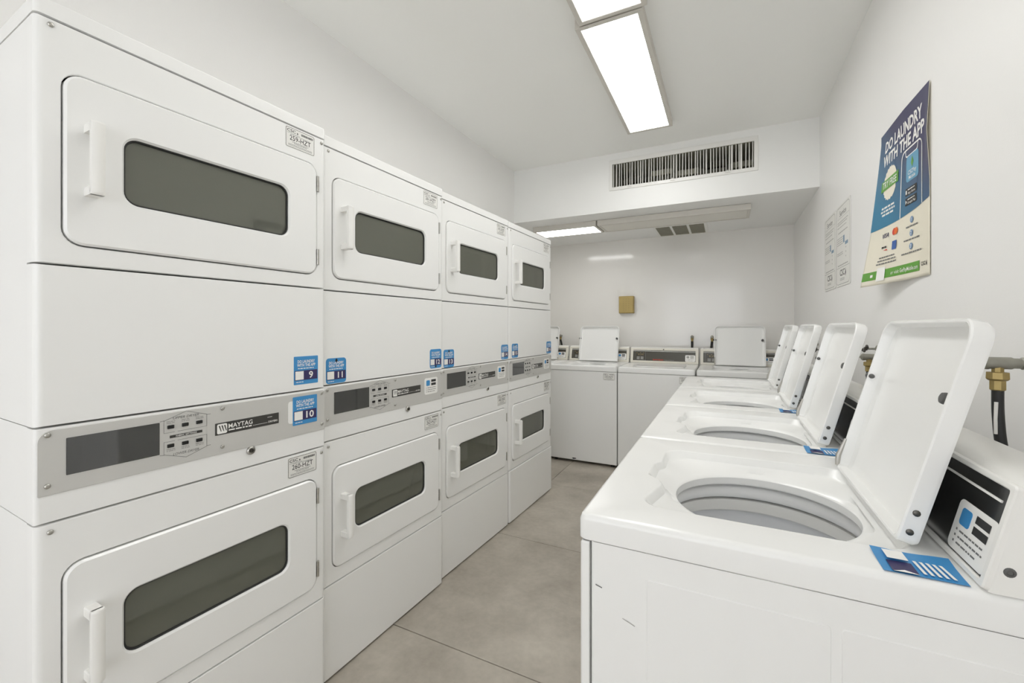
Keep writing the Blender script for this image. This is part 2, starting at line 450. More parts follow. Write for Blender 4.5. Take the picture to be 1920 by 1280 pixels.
def panel_hole(mb, b0, b1, hole, rh, r=0.014):
    n = 6
    H = lambda e, d: [IDX(a, b, d) for a, b in rr(hole[0]-e, hole[1]-e, hole[2]+e, hole[3]+e, rh+e, n)]
    def O(e, d, be):
        return [IDX(a, b, d) for a, b in rr(A0+e, b0+be, A1-e, b1-be, 1e-4, n)]
    mb.loft([O(0, -0.045, 0), O(0, -r, 0), O(r*.12, -r*.5, 0), O(r*.45, -r*.14, 0.0007), O(r, 0, 0.002), H(0.002, 0), H(0, -0.002), H(0, -0.03)], False, False)

def cab(mb, b0, b1):
    mb.box(-DD, A0+0.001, b0, -0.046, A1-0.001, b1, 0.002)

def shell(mb, b0, b1):
    q = [(-0.046, A0+.001), (-DD, A0+.001), (-DD, A1-.001), (-0.046, A1-.001)]
    t = 0.004
    q2 = [(-0.046, A1-.001-t), (-DD+t, A1-.001-t), (-DD+t, A0+.001+t), (-0.046, A0+.001+t)]
    pl = q + q2
    mb.loft([[Vector((x, y, b0)) for x, y in pl], [Vector((x, y, b1)) for x, y in pl]], False, False)
    for z in (b0, b1):
        bm = mb.bm
        bm.faces.new([bm.verts.new((x, y, z)) for x, y in q])

def serial_plate(parent, a0, b1, code, w=0.106, h=0.066, f=IDX, key='d', d=0.0):
    s = part('serial_plate', key, lambda mb: mb.plate(f, a0, b1-h, a0+w, b1, d, d+0.0006, 0.005, 0.0002), paper_w, parent)
    part('outline', key, lambda mb: mb.line(f, rr(a0+.002, b1-h+.002, a0+w-.002, b1-.002, 0.005, 4), 0.0012, d+0.0009, True), black_t, s, smooth=False)
    def txt(mb):
        mb.text('CSC', f, a0+.006, b1-.0155, .0088, d+.0009, 'L', .030, .012)
        mb.poly(f, [(a0+.040, b1-.014), (a0+.0425, b1-.010), (a0+.045, b1-.014), (a0+.0425, b1-.017)], d+.0009)
        mb.text(code, f, a0+w*.5, b1-.041, .0155, d+.0009, 'C', .076, .004)
        rnd = random.Random(code); a = a0+.056
        while a < a0+w-.008:
            l = rnd.choice((.0008, .0012, .0018)); mb.flat(f, a, b1-.0155, a+l, b1-.0085, d+.0009); a += l+.0009
    mb = MB(); txt(mb); mb.build('lettering', black_t, s, smooth=False)
    def sm(mb):
        mb.words(f, a0+.006, a0+.05, b1-.0200, .0012, d+.0009, 1)
        mb.words(f, a0+.018, a0+w-.018, b1-.0235, .0013, d+.0009, 2)
        mb.words(f, a0+.024, a0+w-.024, b1-.0465, .0017, d+.0009, 3)
        mb.words(f, a0+.030, a0+w-.030, b1-.0505, .0017, d+.0009, 4)
        mb.words(f, a0+.010, a0+w-.010, b1-.0555, .0013, d+.0009, 5)
        mb.words(f, a0+.010, a0+w-.010, b1-.0590, .0013, d+.0009, 6)
    part('fine_print', key, sm, grey_t, s, smooth=False)
    return s

def number_sticker(parent, a0, b0, num, rounded, d=0.0, arrow=None, f=IDX, w=0.090, h=0.093):
    mb = MB(); mb.plate(f, a0, b0, a0+w, b0+h, d, d+0.0006, 0.012 if rounded else 0.0025, 0.0002)
    s = mb.build('number_sticker', blue_t, parent, label='blue app sticker with the number %s' % num)
    mb = MB(); mb.flat(f, a0+.003, b0+.014, a0+w-.003, b0+.046, d+.0009); mb.build('number_band', navy_t, s, smooth=False)
    mb = MB(); mb.flat(f, a0+.005, b0+.016, a0+.035, b0+.044, d+.0012); mb.build('white_square', white_t, s, smooth=False)
    mb = MB()
    mb.text('DO LAUNDRY', f, a0+w/2, b0+.071, .0095, d+.0012, 'C', .064, .02)
    mb.text('WITH THE APP', f, a0+w/2, b0+.059, .0095, d+.0012, 'C', .068, .02)
    mb.words(f, a0+.014, a0+w-.014, b0+.0515, .0028, d+.0012, 3)
    mb.words(f, a0+.008, a0+.034, b0+.007, .0022, d+.0012, 5)
    mb.text(num, f, a0+.0625, b0+.0195, .0215, d+.0012, 'C', .016 if len(num) == 1 else (.022 if num == '11' else .029), .02)
    mb.build('lettering', white_t, s, smooth=False)
    if arrow:
        mb = MB(); y = b0+h-.012 if arrow > 0 else b0+.006
        mb.poly(f, [(a0+w/2-.005, y), (a0+w/2, y-.004), (a0+w/2+.005, y), (a0+w/2+.004, y+.007), (a0+w/2, y+.011*arrow if arrow > 0 else y+.009), (a0+w/2-.004, y+.007)], d+.0014)
        mb.build('ink_blot', black_t, s, smooth=False)
    return s

def app_sticker(parent, f, a0, b0, w, h, d, key, faded=False):
    s = part('app_sticker', key, lambda mb: mb.plate(f, a0, b0, a0+w, b0+h, d, d+0.0006, min(w, h)*.13, 0.0002), white_t, parent)
    part('app_icon', key, lambda mb: mb.plate(f, a0+w*.13, b0+h*.52, a0+w*.40, b0+h*.86, d+.0005, d+.001, w*.05, 0.0002), lgrey_t if faded else blue_t, s)
    for q in (.73, .52):
        part('store_badge', key+str(q), lambda mb: mb.flat(f, a0+w*.50, b0+h*q, a0+w*.86, b0+h*(q+.15), d+.0009), lgrey_t if faded else black_t, s, smooth=False)
    def li(mb):
        for i in range(3):
            b = b0+h*(.38-.12*i); mb.flat(f, a0+w*.12, b, a0+w*.16, b+h*.045, d+.0009); mb.words(f, a0+w*.22, a0+w*(.86-.1*(i == 2)), b, h*.035, d+.0009, i)
    part('lettering', key+'as', li, grey_t, s, smooth=False)
    return s

def door(parent, b0, b1, w0, w1, key):
    a0, a1 = 0.0305, 0.6525
    d = part('door', key, lambda mb: mb.ring(IDX, (a0, b0, a1, b1), 0.034, (0.133, w0, 0.550, w1), 0.030, -0.022, 0.006, 0.0045, 7), enamel, parent)
    part('window_glass', key, lambda mb: mb.plate(IDX, 0.126, w0-.007, 0.557, w1+.007, -0.010, -0.006, 0.034, 0.0005, 6), glass_m, d)
    part('window_gasket', key, lambda mb: mb.ring(IDX, (0.131, w0-.002, 0.552, w1+.002), 0.032, (0.137, w0+.004, 0.546, w1-.004), 0.028, -0.0058, -0.0015, 0.001, 6), rubber, d)
    hb = b0 + 0.109
    def handle(mb):
        # C-shaped pull: two feet and a faceted grip standing clear of the door
        z0, z1 = hb, hb+0.160
        for z in (z0, z1-0.020):
            mb.plate(frame((0, 0, 0), (0, 1, 0), (1, 0, 0), (0, 0, 1)), 0.0615, 0.004, 0.0845, 0.044, z, z+0.020, 0.003, 0.002)
        sec = [(0.0615, 0.038), (0.0845, 0.038), (0.0845, 0.050), (0.0780, 0.055), (0.0680, 0.055), (0.0615, 0.050)]
        mb.loft([[Vector((x-(.004 if k in (0, 3) else 0)*(1 if x > .045 else 0), y, z)) for y, x in sec] for k, z in enumerate((z0, z0+.005, z1-.005, z1))])
    part('handle', key, handle, plastic_w, d)
    for z in (b1-0.062, b0+0.060):
        def hin(mb, z=z):
            mb.lathe((0.004, 0.6565, z-0.026), (0, 0, 1), [(.0045, 0), (.0045, .017), (.0036, .0175), (.0045, .018), (.0045, .034), (.0036, .0345), (.0045, .035), (.0045, .052)], 10)
            mb.plate(IDX, 0.6565, z-0.026, 0.664, z+0.026, -0.002, 0.0012, 0.001, 0.0004)
        part('hinge', key+str(round(z, 3)), hin, steel, d)
    return d

def control_plate(t, fancy):
    a0, a1 = -0.009, 0.686
    c = part('control_plate', 'c', lambda mb: mb.plate(IDX, a0, LV['L4'], a1, LV['L3']-.007, 0.0, 0.0022, (0.003, 0.003, 0.012, 0.024), 0.0007, 6), alu, t)
    for a in (0.006, 0.351, 0.674):
        for b in (0.952, 1.0595):
            part('screw', 's%g%g' % (a, b), lambda mb: mb.screw(IDX, a, b, 0.002, 0.0055), steel, c)
    part('display', 'd', lambda mb: mb.plate(IDX, 0.0345, 0.967, 0.2035, 1.0475, 0.002, 0.0034, 0.0015, 0.0005), black_g, c)
    def leg(mb):
        f = IDX; d = .0027
        for s in (1, -1):
            y = lambda v: 1.007 + s*(v-1.007)
            mb.line(f, [(0.204, y(1.0495)), (0.2125, y(1.0505)), (0.2125, y(1.0495)), (0.262, y(1.0675)), (0.311, y(1.0505)), (0.311, y(1.0495)), (0.3205, y(1.0495))], .0011, d)
            mb.line(f, [(0.2125, y(1.0505)), (0.2125, y(1.0185)), (0.236, y(1.0185))], .0009, d)
            mb.line(f, [(0.243, y(1.0185)), (0.311, y(1.0185)), (0.311, y(1.0505))], .0009, d)
    part('legend_outline', 'l', leg, grey_t, c, smooth=False)
    def t1(mb):
        mb.text('UPPER DRYER', IDX, 0.262, 1.0505, .0062, .0027, 'C', .060, .01, .25)
        mb.text('LOWER DRYER', IDX, 0.262, 0.9575, .0062, .0027, 'C', .060, .01, .25)
    part('lettering', 'cp', t1, grey_t, c, smooth=False)
    def t2(mb):
        for b in (1.0455, 1.0415, 0.9745, 0.9705):
            for a in (0.227, 0.260, 0.293): mb.words(IDX, a-.009, a+.010, b, .0021, .0027, a+b)
    part('fine_print', 'cp', t2, lgrey_t, c, smooth=False)
    for b in (1.0325, 0.9845):
        for a in (0.227, 0.2595, 0.2925):
            part('button', 'b%g%g' % (a, b), lambda mb: mb.plate(IDX, a-.0075, b-.0045, a+.0075, b+.0045, 0.002, 0.0050, 0.0015, 0.0008), black_p, c)
    part('settings_bar', 'b', lambda mb: mb.flat(IDX, 0.225, 1.0035, 0.300, 1.0105, .0028), dark_print, c, smooth=False)
    part('bar_lettering', 'b', lambda mb: mb.text('FABRIC SETTINGS', IDX, 0.2625, 1.005, .0040, .0031, 'C', .048, .01), white_t, c, smooth=False)
    p = part('brand_plate', 'b', lambda mb: mb.plate(IDX, 0.332, 0.986, 0.517, 1.0195, 0.002, 0.0032, 0.001, 0.0003), dark_print, t)
    def br(mb):
        d = .0036
        mb.poly(IDX, rr(0.3365, 0.989, 0.363, 1.0165, .004, 4), d)
        mb.text('MAYTAG', IDX, 0.3665, 1.0005, .0125, d, 'L', .068, .012)
        mb.words(IDX, 0.367, 0.432, .9935, .0035, d, 2)
        mb.flat(IDX, 0.435, .9945, .480, .9953, d)
        mb.text('DRYERS', IDX, 0.483, .9935, .0055, d, 'L', .029, .012)
        if fancy: mb.flat(IDX, 0.480, 1.0100, .495, 1.0112, d)
    part('lettering', 'br%d' % fancy, br, white_t, p, smooth=False)
    def em(mb):
        for a in (.3405, .3475, .3545): mb.poly(IDX, [(a, 1.012), (a+.0035, 1.012), (a+.0075, .9955), (a+.0055, .9955)], .0038)
    part('emblem', 'b', em, dark_print, p, smooth=False)
    k = part('lock', 'k', lambda mb: mb.lathe((0, 0.431, 0.921), (1, 0, 0), [(.0125, -.001), (.0125, .003), (.0105, .006), (.009, .0065), (.0085, .005)], 20), steel, t)
    part('key_barrel', 'k', lambda mb: mb.lathe((0, 0.431, 0.921), (1, 0, 0), [(.0062, .004), (.0062, .0075), (.004, .008), (.0035, .006)], 14), dark_steel, k)
dark_print = mat('charcoal_print', srgb(58, 57, 53), 0.35)

def dryer(x, y, th, label, codes, stickers, fancy=False, base_out=0.0):
    t = tag(empty('stacked_dryer', (x, y, 0), -th), label, 'dryer', 'stacked dryers along the left wall')
    part('upper_cabinet', 'c', lambda mb: shell(mb, LV['L3']+.001, LV['L1']), enamel, t, smooth=False)
    part('control_cabinet', 'c', lambda mb: shell(mb, LV['L5']+.001, LV['L3']-.001), enamel, t, smooth=False)
    part('lower_cabinet', 'c', lambda mb: shell(mb, 0.02, LV['L5']-.001), enamel, t, smooth=False)
    def lid(mb):
        P = lambda e, z, ex: [Vector((xx, yy, z)) for xx, yy in rr(-DD, A0-.0005+e, 0.0008-ex, A1+.0005-e, 0.010, 4)]
        mb.loft([P(0, LV['L1']+GP, 0), P(0, LV['T']-.003, 0), P(.001, LV['T']-.0008, .001), P(.003, LV['T'], .003)])
    part('top_cover', 'c', lid, enamel, t)
    part('upper_front_panel', 'p', lambda mb: panel_hole(mb, LV['L2']+GP, LV['L1']-GP, (0.0275, 1.466, 0.6555, 1.845), 0.037), enamel, t)
    part('middle_front_panel', 'p', lambda mb: slab_front(mb, LV['L3']+GP, LV['L2']-GP), enamel, t)
    part('control_housing', 'p', lambda mb: slab_front(mb, LV['L5']+GP, LV['L3']-GP, 0.009), enamel, t)
    part('lower_front_panel', 'p', lambda mb: panel_hole(mb, LV['L6']+GP, LV['L5']-GP, (0.0275, 0.395, 0.6555, 0.774), 0.037), enamel, t)
    b = part('base_panel', 'p', lambda mb: slab_front(mb, 0.007, LV['L6']-GP), enamel, t)
    b.location.x = base_out
    for lo, hi, w0, w1, k in ((1.469, 1.842, 1.579, 1.739, 'u'), (0.398, 0.771, 0.508, 0.659, 'l')):
        cz = (w0+w1)/2
        def bulk(mb):
            n = 6
            o = rr(0.006, lo-.02, 0.670, hi+.02, 0.02, n)
            c = [(0.341 + .215*cos(math.atan2(bb-cz, aa-0.341)), cz + .165*sin(math.atan2(bb-cz, aa-0.341))) for aa, bb in o]
            mb.loft([[IDX(a, bb, -0.0465) for a, bb in o], [IDX(a, bb, -0.045) for a, bb in o], [IDX(a, bb, -0.045) for a, bb in c], [IDX(a, bb, -0.075) for a, bb in c]], False, False)
        part('bulkhead', k, bulk, gap_m, t)
        def drum(mb):
            prof = [(.255, -.076), (.262, -.082), (.262, -.10), (.270, -.11), (.270, -.36), (.262, -.37), (.20, -.37), (.19, -.362), (.05, -.362)]
            mb.loft([[Vector((h, 0.341 + r*cos(2*pi*q/40), cz + r*.98*sin(2*pi*q/40))) for q in range(40)] for r, h in prof], False, True)
        part('drum', k, drum, drum_m, t)
        door(t, lo, hi, w0, w1, k)
    control_plate(t, fancy)
    for a, bb in ((0.0115, 1.929), (0.674, 1.927), (0.011, 0.853), (0.674, 0.853)):
        part('panel_screw', 'p%g%g' % (a, bb), lambda mb: mb.screw(IDX, a, bb, 0.0, 0.0055), steel, t)
    serial_plate(t, 0.5405, 1.9365, codes[0], key='u')
    serial_plate(t, 0.5485, 0.8640, codes[1], key='l')
    for s in stickers:
        if s[0] == 'app': app_sticker(t, IDX, 0.546, 0.967, 0.098, 0.078, 0.0022, 'plate')
        elif s[0] == 'blank':
            part('blank_sticker', 'b', lambda mb: mb.plate(IDX, 0.549, 0.975, 0.62, 1.047, 0.0022, 0.0026, 0.008, 0.0002), white_t, t)
        else: number_sticker(t, *s)
    return t

dryer(-1.282, 0.369, 0.036, 'nearest white stacked dryer, blue stickers 9 and 10 on its right side', ('259-HZT', '260-HZT'),
      [(0.570, 1.098, '9', False), ('blank',), (0.5645, 0.966, '10', False, 0.0027)], True)
dryer(-1.293, 1.090, 0.030, 'white stacked dryer with blue stickers 11 and 12, second from the camera', ('261-HZT', '262-HZT'),
      [(0.001, 1.081, '11', True, 0.0, 1), (0.588, 1.088, '12', True, 0.0, -1), ('app',)])
dryer(-1.293, 1.806, 0.042, 'white stacked dryer with blue stickers 13 and 14, third from the camera', ('141-HZT', '140-OHE'),
      [(0.008, 1.079, '13', True, 0.0, 1), (0.595, 1.084, '14', True), ('app',)])
dryer(-1.268, 2.522, 0.032, 'farthest white stacked dryer with blue stickers 15 and 16', ('142-HZT', '143-HZT'),
      [(0.027, 1.085, '15', True, 0.0, 1), (0.598, 1.084, '16', True), ('app',)], base_out=0.006)

# ------------------------------------------------------------------ top-load washers
WW = 0.651
HC = (0.322, 0.315)
WFR = lambda a, b, d: Vector((-d, WW-a, b))          # washer front: right = -y, out = -x
TILT = radians(13.5)
CF = frame((0.566, WW, 0.930), (0, -1, 0), (sin(TILT), 0, cos(TILT)), (-cos(TILT), 0, sin(TILT)))   # console face
LIDF = lambda a, b, d: Vector((-d, 0.21-a, b))       # lid: hinge at origin, b up the lid

def washer_deck(mb):
    n, m = 6, 24
    O = lambda e, z: [Vector((x, y, z)) for x, y in rr(-.004+e, .0015+e, .69-e, WW-.0015-e, .014, n, m)]
    def well(e, z, notch):
        out = []
        for x, y in rr(.098+e, .094+e, .523-e, .537-e, .045, n, m):
            if x < .098+e+.006 and .12 < y < .50:
                st = lambda v, c, w: min(1, max(0, (v-c)/w+.5))
                x += .020*(1-st(y, .262, .030))*st(y, .175, .09) - notch*(st(y, .275, .018)-st(y, .395, .018))
            out.append(Vector((x, y, z)))
        return out
    base = well(.02, 0, 0)
    C = lambda r, z: [Vector((HC[0]+r*cos(math.atan2(p.y-HC[1], p.x-HC[0])), HC[1]+r*sin(math.atan2(p.y-HC[1], p.x-HC[0])), z)) for p in base]
    mb.loft([O(.002, .8795), O(0, .882), O(0, .917), O(.003, .9255), O(.010, .9300), well(-.003, .9300, .014), well(.002, .9275, .014), well(.010, .912, .013), well(.020, .9075, .006),
             C(.196, .897), C(.182, .8925), C(.178, .888), C(.178, .872), C(.182, .868)], False, False)

def washer_console(mb):
    prof = [(.566, .9302), (.5695, .945), (.5985, 1.066), (.603, 1.078), (.613, 1.0855), (.640, 1.0875), (.684, 1.084), (.692, 1.076), (.694, .9302)]
    def P(y, e):
        cx = sum(p[0] for p in prof)/len(prof); cz = 1.0
        return [Vector((x+(cx-x)*e, y, z+(cz-z)*e*(z > .94))) for x, z in prof]
    mb.loft([P(.0035, .10), P(.006, .03), P(.012, 0), P(WW-.012, 0), P(WW-.006, .03), P(WW-.0035, .10)])

def washer_lid(mb):
    n = 6; L = .376
    P = lambda e, d: [LIDF(a, b, d) for a, b in rr(e, e, .42-e, L-e, (.012-e*.5, .012-e*.5, .038-e, .038-e), n)]
    mb.loft([P(.010, 0), P(.003, .002), P(0, .008), P(0, .028), P(.002, .0305), P(.006, .0305), P(.008, .028), P(.010, .010), P(.018, .0055), P(.030, .005)], True, True)

def washer(loc, rotz, label, group, lid_open, plate=None, deck_sticker=False, faded=False, brand=True):
    t = tag(empty('top_load_washer', loc, rotz), label, 'washer', group)
    def body(mb):
        P = lambda z: [Vector((x, y, z)) for x, y in rr(.019, .004, .672, WW-.004, .008, 3)]
        mb.loft([P(.03), P(.8785)], True, False)
    part('cabinet', 'w', body, enamel_w, t)
    part('front_panel', 'w', lambda mb: mb.plate(frame((0, 0, 0), (0, 1, 0), (0, 0, 1), (-1, 0, 0)), .001, .026, WW-.001, .8775, -.017, 0.0, .004, .0035), enamel_w, t)
    for a0, a1 in ((.123, .395), (.408, .650)):
        part('side_emboss', str(a0), lambda mb: mb.plate(frame((0, .004, 0), (1, 0, 0), (0, 0, 1), (0, -1, 0)), a0, .10, a1, .832, 0, .0016, .006, .0013), enamel_w, t)
    for x, y in ((.05, .05), (.05, .60), (.62, .05), (.62, .60)):
        part('foot', '%g%g' % (x, y), lambda mb: mb.lathe((x, y, 0), (0, 0, 1), [(.018, 0), (.018, .008), (.008, .012), (.008, .034)], 10), rubber, t)
    part('deck', 'w', washer_deck, enamel_w, t)
    # tub opening
    def ringf(mb):
        prof = [(.205, .866), (.196, .862), (.190, .852), (.190, .838), (.196, .830), (.205, .828)]
        mb.loft([[Vector((HC[0]+r*cos(2*pi*q/48), HC[1]+r*sin(2*pi*q/48), z)) for q in range(48)] for r, z in prof], False, False)
    part('tub_ring', 'w', ringf, tub_m, t)
    def ring2(mb):
        prof = [(.21, .824), (.199, .822), (.197, .815), (.197, .796), (.205, .790)]
        mb.loft([[Vector((HC[0]+r*cos(2*pi*q/48), HC[1]+r*sin(2*pi*q/48), z)) for q in range(48)] for r, z in prof], False, False)
    part('balance_ring', 'w', ring2, plastic_w, t)
    def bas(mb):
        prof = [(.232, .8285), (.212, .786), (.212, .45), (.20, .42), (.05, .41)]
        mb.loft([[Vector((HC[0]+r*cos(2*pi*q/48), HC[1]+r*sin(2*pi*q/48), z)) for q in range(48)] for r, z in prof], False, True)
    part('wash_basket', 'w', bas, basket_m, t)
    # lid
    ld = part('lid', 'w', washer_lid, enamel_w, t, loc=(.528, .315, .9315), rot=(0, radians(15.0 if lid_open else -90.0), 0))
    if lid_open:
        part('bumper', 'far', lambda mb: mb.lathe(LIDF(0, .240, .024), (0, -1, 0), [(.006, -.010), (.0085, -.008), (.0085, -.001), (.004, 0), (.004, .008), (.0058, .009), (.0052, .014), (.003, .017)], 12), grey_rub, ld)
        part('bumper', 'near', lambda mb: mb.lathe(LIDF(.396, .243, .005), (-1, 0, 0), [(.010, -.002), (.010, .021), (.0085, .025), (.005, .0265)], 14), grey_rub, ld)
        for hz in (.022, .055):
            part('hinge_screw', str(hz), lambda mb: mb.lathe(LIDF(.42, hz, .018), (0, -1, 0), [(.0055, -.001), (.005, .0015), (.002, .0025)], 10), dark_steel, ld)
        part('hinge_spring', 'f', lambda mb: mb.tube([LIDF(.006, .006, .030), LIDF(.004, .03, .034), LIDF(.005, .075, .031)], [.005, .006, .003], 8), steel, ld)
    # console
    cs = part('console', 'w', washer_console, plastic_w, t)
    fi = (.030, .022, WW-.030, .128) if brand else (.016, .011, WW-.016, .140)
    part('console_frame', 'w%d' % brand, lambda mb: mb.ring(CF, (.004, .002, WW-.004, .150), .006, fi, .003, -.002, .006, .002, 3), cream if brand else plastic_w, cs)
    pn = part('control_panel', 'w%d' % brand, lambda mb: mb.plate(CF, fi[0]-.002, fi[1]-.002, fi[2]+.002, fi[3]+.002, -.001, .0015, .002, .0005), brown_p if brand else black_p, t)
    def mod(mb):
        mb.ring(CF, (.045, .026, .155, .122), .002, (.048, .029, .152, .119), .001, .001, .0030, .0005, 1)
    part('control_module', 'w', mod, grey_t, pn, smooth=False)
    for ka in (.066, .104):
        for kb in (.035, .050): part('key', '%g%g' % (ka, kb), lambda mb: mb.plate(CF, ka, kb, ka+.030, kb+.011, .001, .0032, .004, .0005), lgrey_t, pn)
    def leds(mb):
        for i, a in enumerate((.062, .082, .098, .114, .130)): mb.flat(CF, a, .098-.012*(i % 2), a+.008, .102-.012*(i % 2), .0019)
        for a in (.085, .105, .125): mb.flat(CF, a, .076, a+.004, .088, .0019)
    part('indicator_print', 'w', leds, mustard, pn, smooth=False)
    def bt(mb):
        mb.text('Speed Queen', CF, .225, .030, .0115, .0019, 'L', .100, .03)
    part('brand_lettering', 'w', bt, red_t, pn, smooth=False)
    def bt2(mb):
        mb.text('Commercial Laundry', CF, .330, .030, .0075, .0019, 'L', .095, .0)
        mb.words(CF, .20, .46, .116, .005, .0019, 8)
    part('model_lettering', 'w', bt2, lgrey_t, pn, smooth=False)
    part('panel_trim', 'w', lambda mb: mb.plate(CF, .03, .118, WW-.03, .1215, .001, .0035, .0005, .0004, 1), white_t if not brand else grey_t, pn)
    if brand: app_sticker(t, CF, .528, .024, .090, .064, .0016, 'con%d' % faded, faded)
    else: app_sticker(t, CF, .526, .013, .107, .078, .0016, 'conr')
    def scw(mb):
        mb.lathe((.588, .0045, .962), (0, -1, 0), [(.0062, -.002), (.0066, .001), (.005, .0022), (.0035, .0025), (.003, .0015)], 16)
    part('console_bolt', 'w', scw, grey_rub, cs)
    part('console_screw', 'w', lambda mb: mb.screw(CF, WW/2, .139, .006, .006), dark_steel, cs)
    if brand is False and loc[1] < 1:
        sf = frame((0, .0035, 0), (1, 0, 0), (0, 0, 1), (0, -1, 0))
        for q, (pa, pb) in enumerate((((.030, .7985), (.041, .7955)), ((.080, .7490), (.102, .7410)))):
            part('scuff', str(q), lambda mb: mb.line(sf, [pa, pb], .0022 if q == 0 else .0012, .0005), grey_t if q == 0 else lgrey_t, t, smooth=False)
    if plate == '139-HZT':
        part('paint_chip', 'c', lambda mb: mb.poly(WFR, [(.222, .040), (.236, .047), (.262, .046), (.268, .040), (.240, .034)], .0006), black_t, t, smooth=False)
    if plate:
        serial_plate(t, WW-.125, .8655, plate, f=WFR, key='w', h=.064, d=0.0)
    if deck_sticker:
        f = frame((0, 0, .930), (1, 0, 0), (0, 1, 0), (0, 0, 1))
        def sheet(mb):
            # peeling sticker, its far corners lifted off the enamel
            nn = 10; rows = []
            for i in range(nn+1):
                a = .459 + .094*i/nn; row = []
                for j in range(4):
                    b = .010 + .072*j/3
                    lift = .0009 + .010*max(0, (j/3-.45))**1.5*(.35+abs(i/nn-.45)*1.3)
                    row.append(f(a + .004*sin(i*1.3)*(j/3), b, lift))
                rows.append(row)
            bm = mb.bm; vs = [[bm.verts.new(p) for p in r] for r in rows]
            for i in range(nn):
                for j in range(3): bm.faces.new((vs[i][j], vs[i+1][j], vs[i+1][j+1], vs[i][j+1]))
        s = part('deck_sticker', 'w', sheet, blue_t, t, label='torn blue app sticker on the deck')
        part('number_band', 'w', lambda mb: mb.flat(f, .470, .012, .500, .045, .0024), navy_t, s, smooth=False)
        part('white_square', 'w', lambda mb: mb.flat(f, .472, .044, .497, .073, .0062), white_t, s, smooth=False)
        def fade(mb):
            for k in range(5): mb.poly(f, [(.506+.008*k, .016), (.510+.008*k, .016), (.508+.0075*k, .055), (.504+.0075*k, .055)], .0030)
            mb.poly(f, [(.47, .0105), (.485, .018), (.50, .0105)], .0028)
        part('worn_lettering', 'w', fade, white_t, s, smooth=False)
    return t

R = 'open top-load washers along the right wall'
washer((-.250, 0.799, 0), 0, 'white top-load washer nearest the camera, raised lid, black console under the poster', R, True, deck_sticker=True, brand=False)
washer((-.250, 1.455, 0), 0, 'open white washer second from the camera in the right row', R, True, deck_sticker=True, brand=False)
washer((-.250, 2.110, 0), 0, 'open white washer third from the camera in the right row', R, True, deck_sticker=True, brand=False)
washer((-.250, 2.765, 0), 0, 'farthest open white washer in the right row, before the back washers', R, True, brand=False)
Bk = 'top-load washers along the back wall'
YW = 3.93
washer((-1.546, YW, 0), pi/2, 'white back-wall washer mostly hidden behind the dryers, raised lid edge showing', Bk, True)
washer((-.884, YW, 0), pi/2, 'white back-wall washer with raised lid beside the dryers, under the mustard box', Bk, True, plate='139-HZT')
washer((-.226, YW, 0), pi/2, 'back-wall washer with closed lid and red lettering on its whole console', Bk, False, plate='138-HZT', faded=True)
washer((.434, YW, 0), pi/2, 'white back-wall washer with raised lid in the right corner', Bk, True)

# ------------------------------------------------------------------ water valves and hoses
def valve(p, out, label, group, handle=True):
    """p on the wall, out = unit vector away from the wall"""
    p = Vector(p); out = Vector(out); side = Vector((-out.y, out.x, 0))
    t = tag(empty('water_valve', p), label, 'valve', group)
    mb = MB()
    mb.lathe(p*0, out, [(.0095, 0), (.0095, .03), (.0125, .032), (.0125, .050), (.0105, .052), (.0105, .062), (.0125, .066), (.0125, .098), (.0135, .100), (.0135, .106), (.009, .110), (.0035, .112), (.0035, .134)], 14)
    mb.build('pipe_stub', galv, t)
    mb = MB(); mb.lathe(out*.085, (0, 0, -1), [(.0095, .0), (.0095, .018), (.0175, .019), (.018, .032), (.015, .035), (.0125, .036), (.0125, .054), (.0105, .056)], 8)
    mb.build('brass_union', brass, t)
    if handle:
        mb = MB()
        for s in (-1, 1):
            mb.tube([out*.139, out*.139+side*.016*s+Vector((0, 0, .010*s)), out*.141+side*.024*s+Vector((0, 0, .004*s))], [.004, .0045, .006], 8)
        mb.lathe(out*.134, out, [(.006, 0), (.007, .004), (.005, .010)], 8)
        mb.build('handle', dark_steel, t)
    return t
def hose(pts, label, group, r=.0115):
    P = [Vector(q) for q in pts]; out = []
    for i in range(len(P)-1):
        p0, p1, p2, p3 = P[max(i-1, 0)], P[i], P[i+1], P[min(i+2, len(P)-1)]
        for k in range(8):
            s = k/8; out.append(0.5*((2*p1)+(p2-p0)*s+(2*p0-5*p1+4*p2-p3)*s*s+(3*p1-p0-3*p2+p3)*s**3))
    out.append(P[-1])
    o = MB().tube(out, r, 10).build('water_hose', rubber)
    c = out[-1]
    o.data.transform(Matrix.Translation(-c)); o.location = c
    return tag(o, label, 'hose', group)
VG, HG = 'hose valves on the walls', 'black washer hoses'
for y, z, nm, cat_l in ((1.925, 1.212, 'upper galvanised valve with brass union behind the second washer lid', 'black hose from the upper valve between the two nearest lids'),
                 (2.11, 1.172, 'lower galvanised valve beside the upper one between the two nearest lids', 'black hose from the lower valve between the two nearest lids'),
                 (1.232, 1.214, 'galvanised valve at the right edge behind the nearest lid', 'thick black hose at the right edge behind the nearest lid'),
                 (2.86, 1.165, 'small valve seen between the second and third washer lids', 'black hose hidden behind the third washer console'),
                 (3.66, 1.170, 'valve seen between the third and fourth washer lids', 'black hose behind the farthest right-row console')):
    valve((XR, y, z), (-1, 0, 0), nm, VG)
    big = .0092 if y < 1.5 else .0098
    hose([(XR-.085, y, z-.050), (XR-.085, y-.002, z-.11), (XR-.080, y-.006, z-.18), (XR-.060, y-.01, .93), (XR-.045, y-.02, .70)], cat_l, HG, big)
tg = tag(MB().tube([(.495, 1.2225, 1.135), (.494, 1.2225, 1.10), (.4945, 1.2225, 1.07)], [.003, .0028, .003], 6).build('hose_tag', paper_w), 'white paper tag strip hanging on the thick black hose', 'tag')
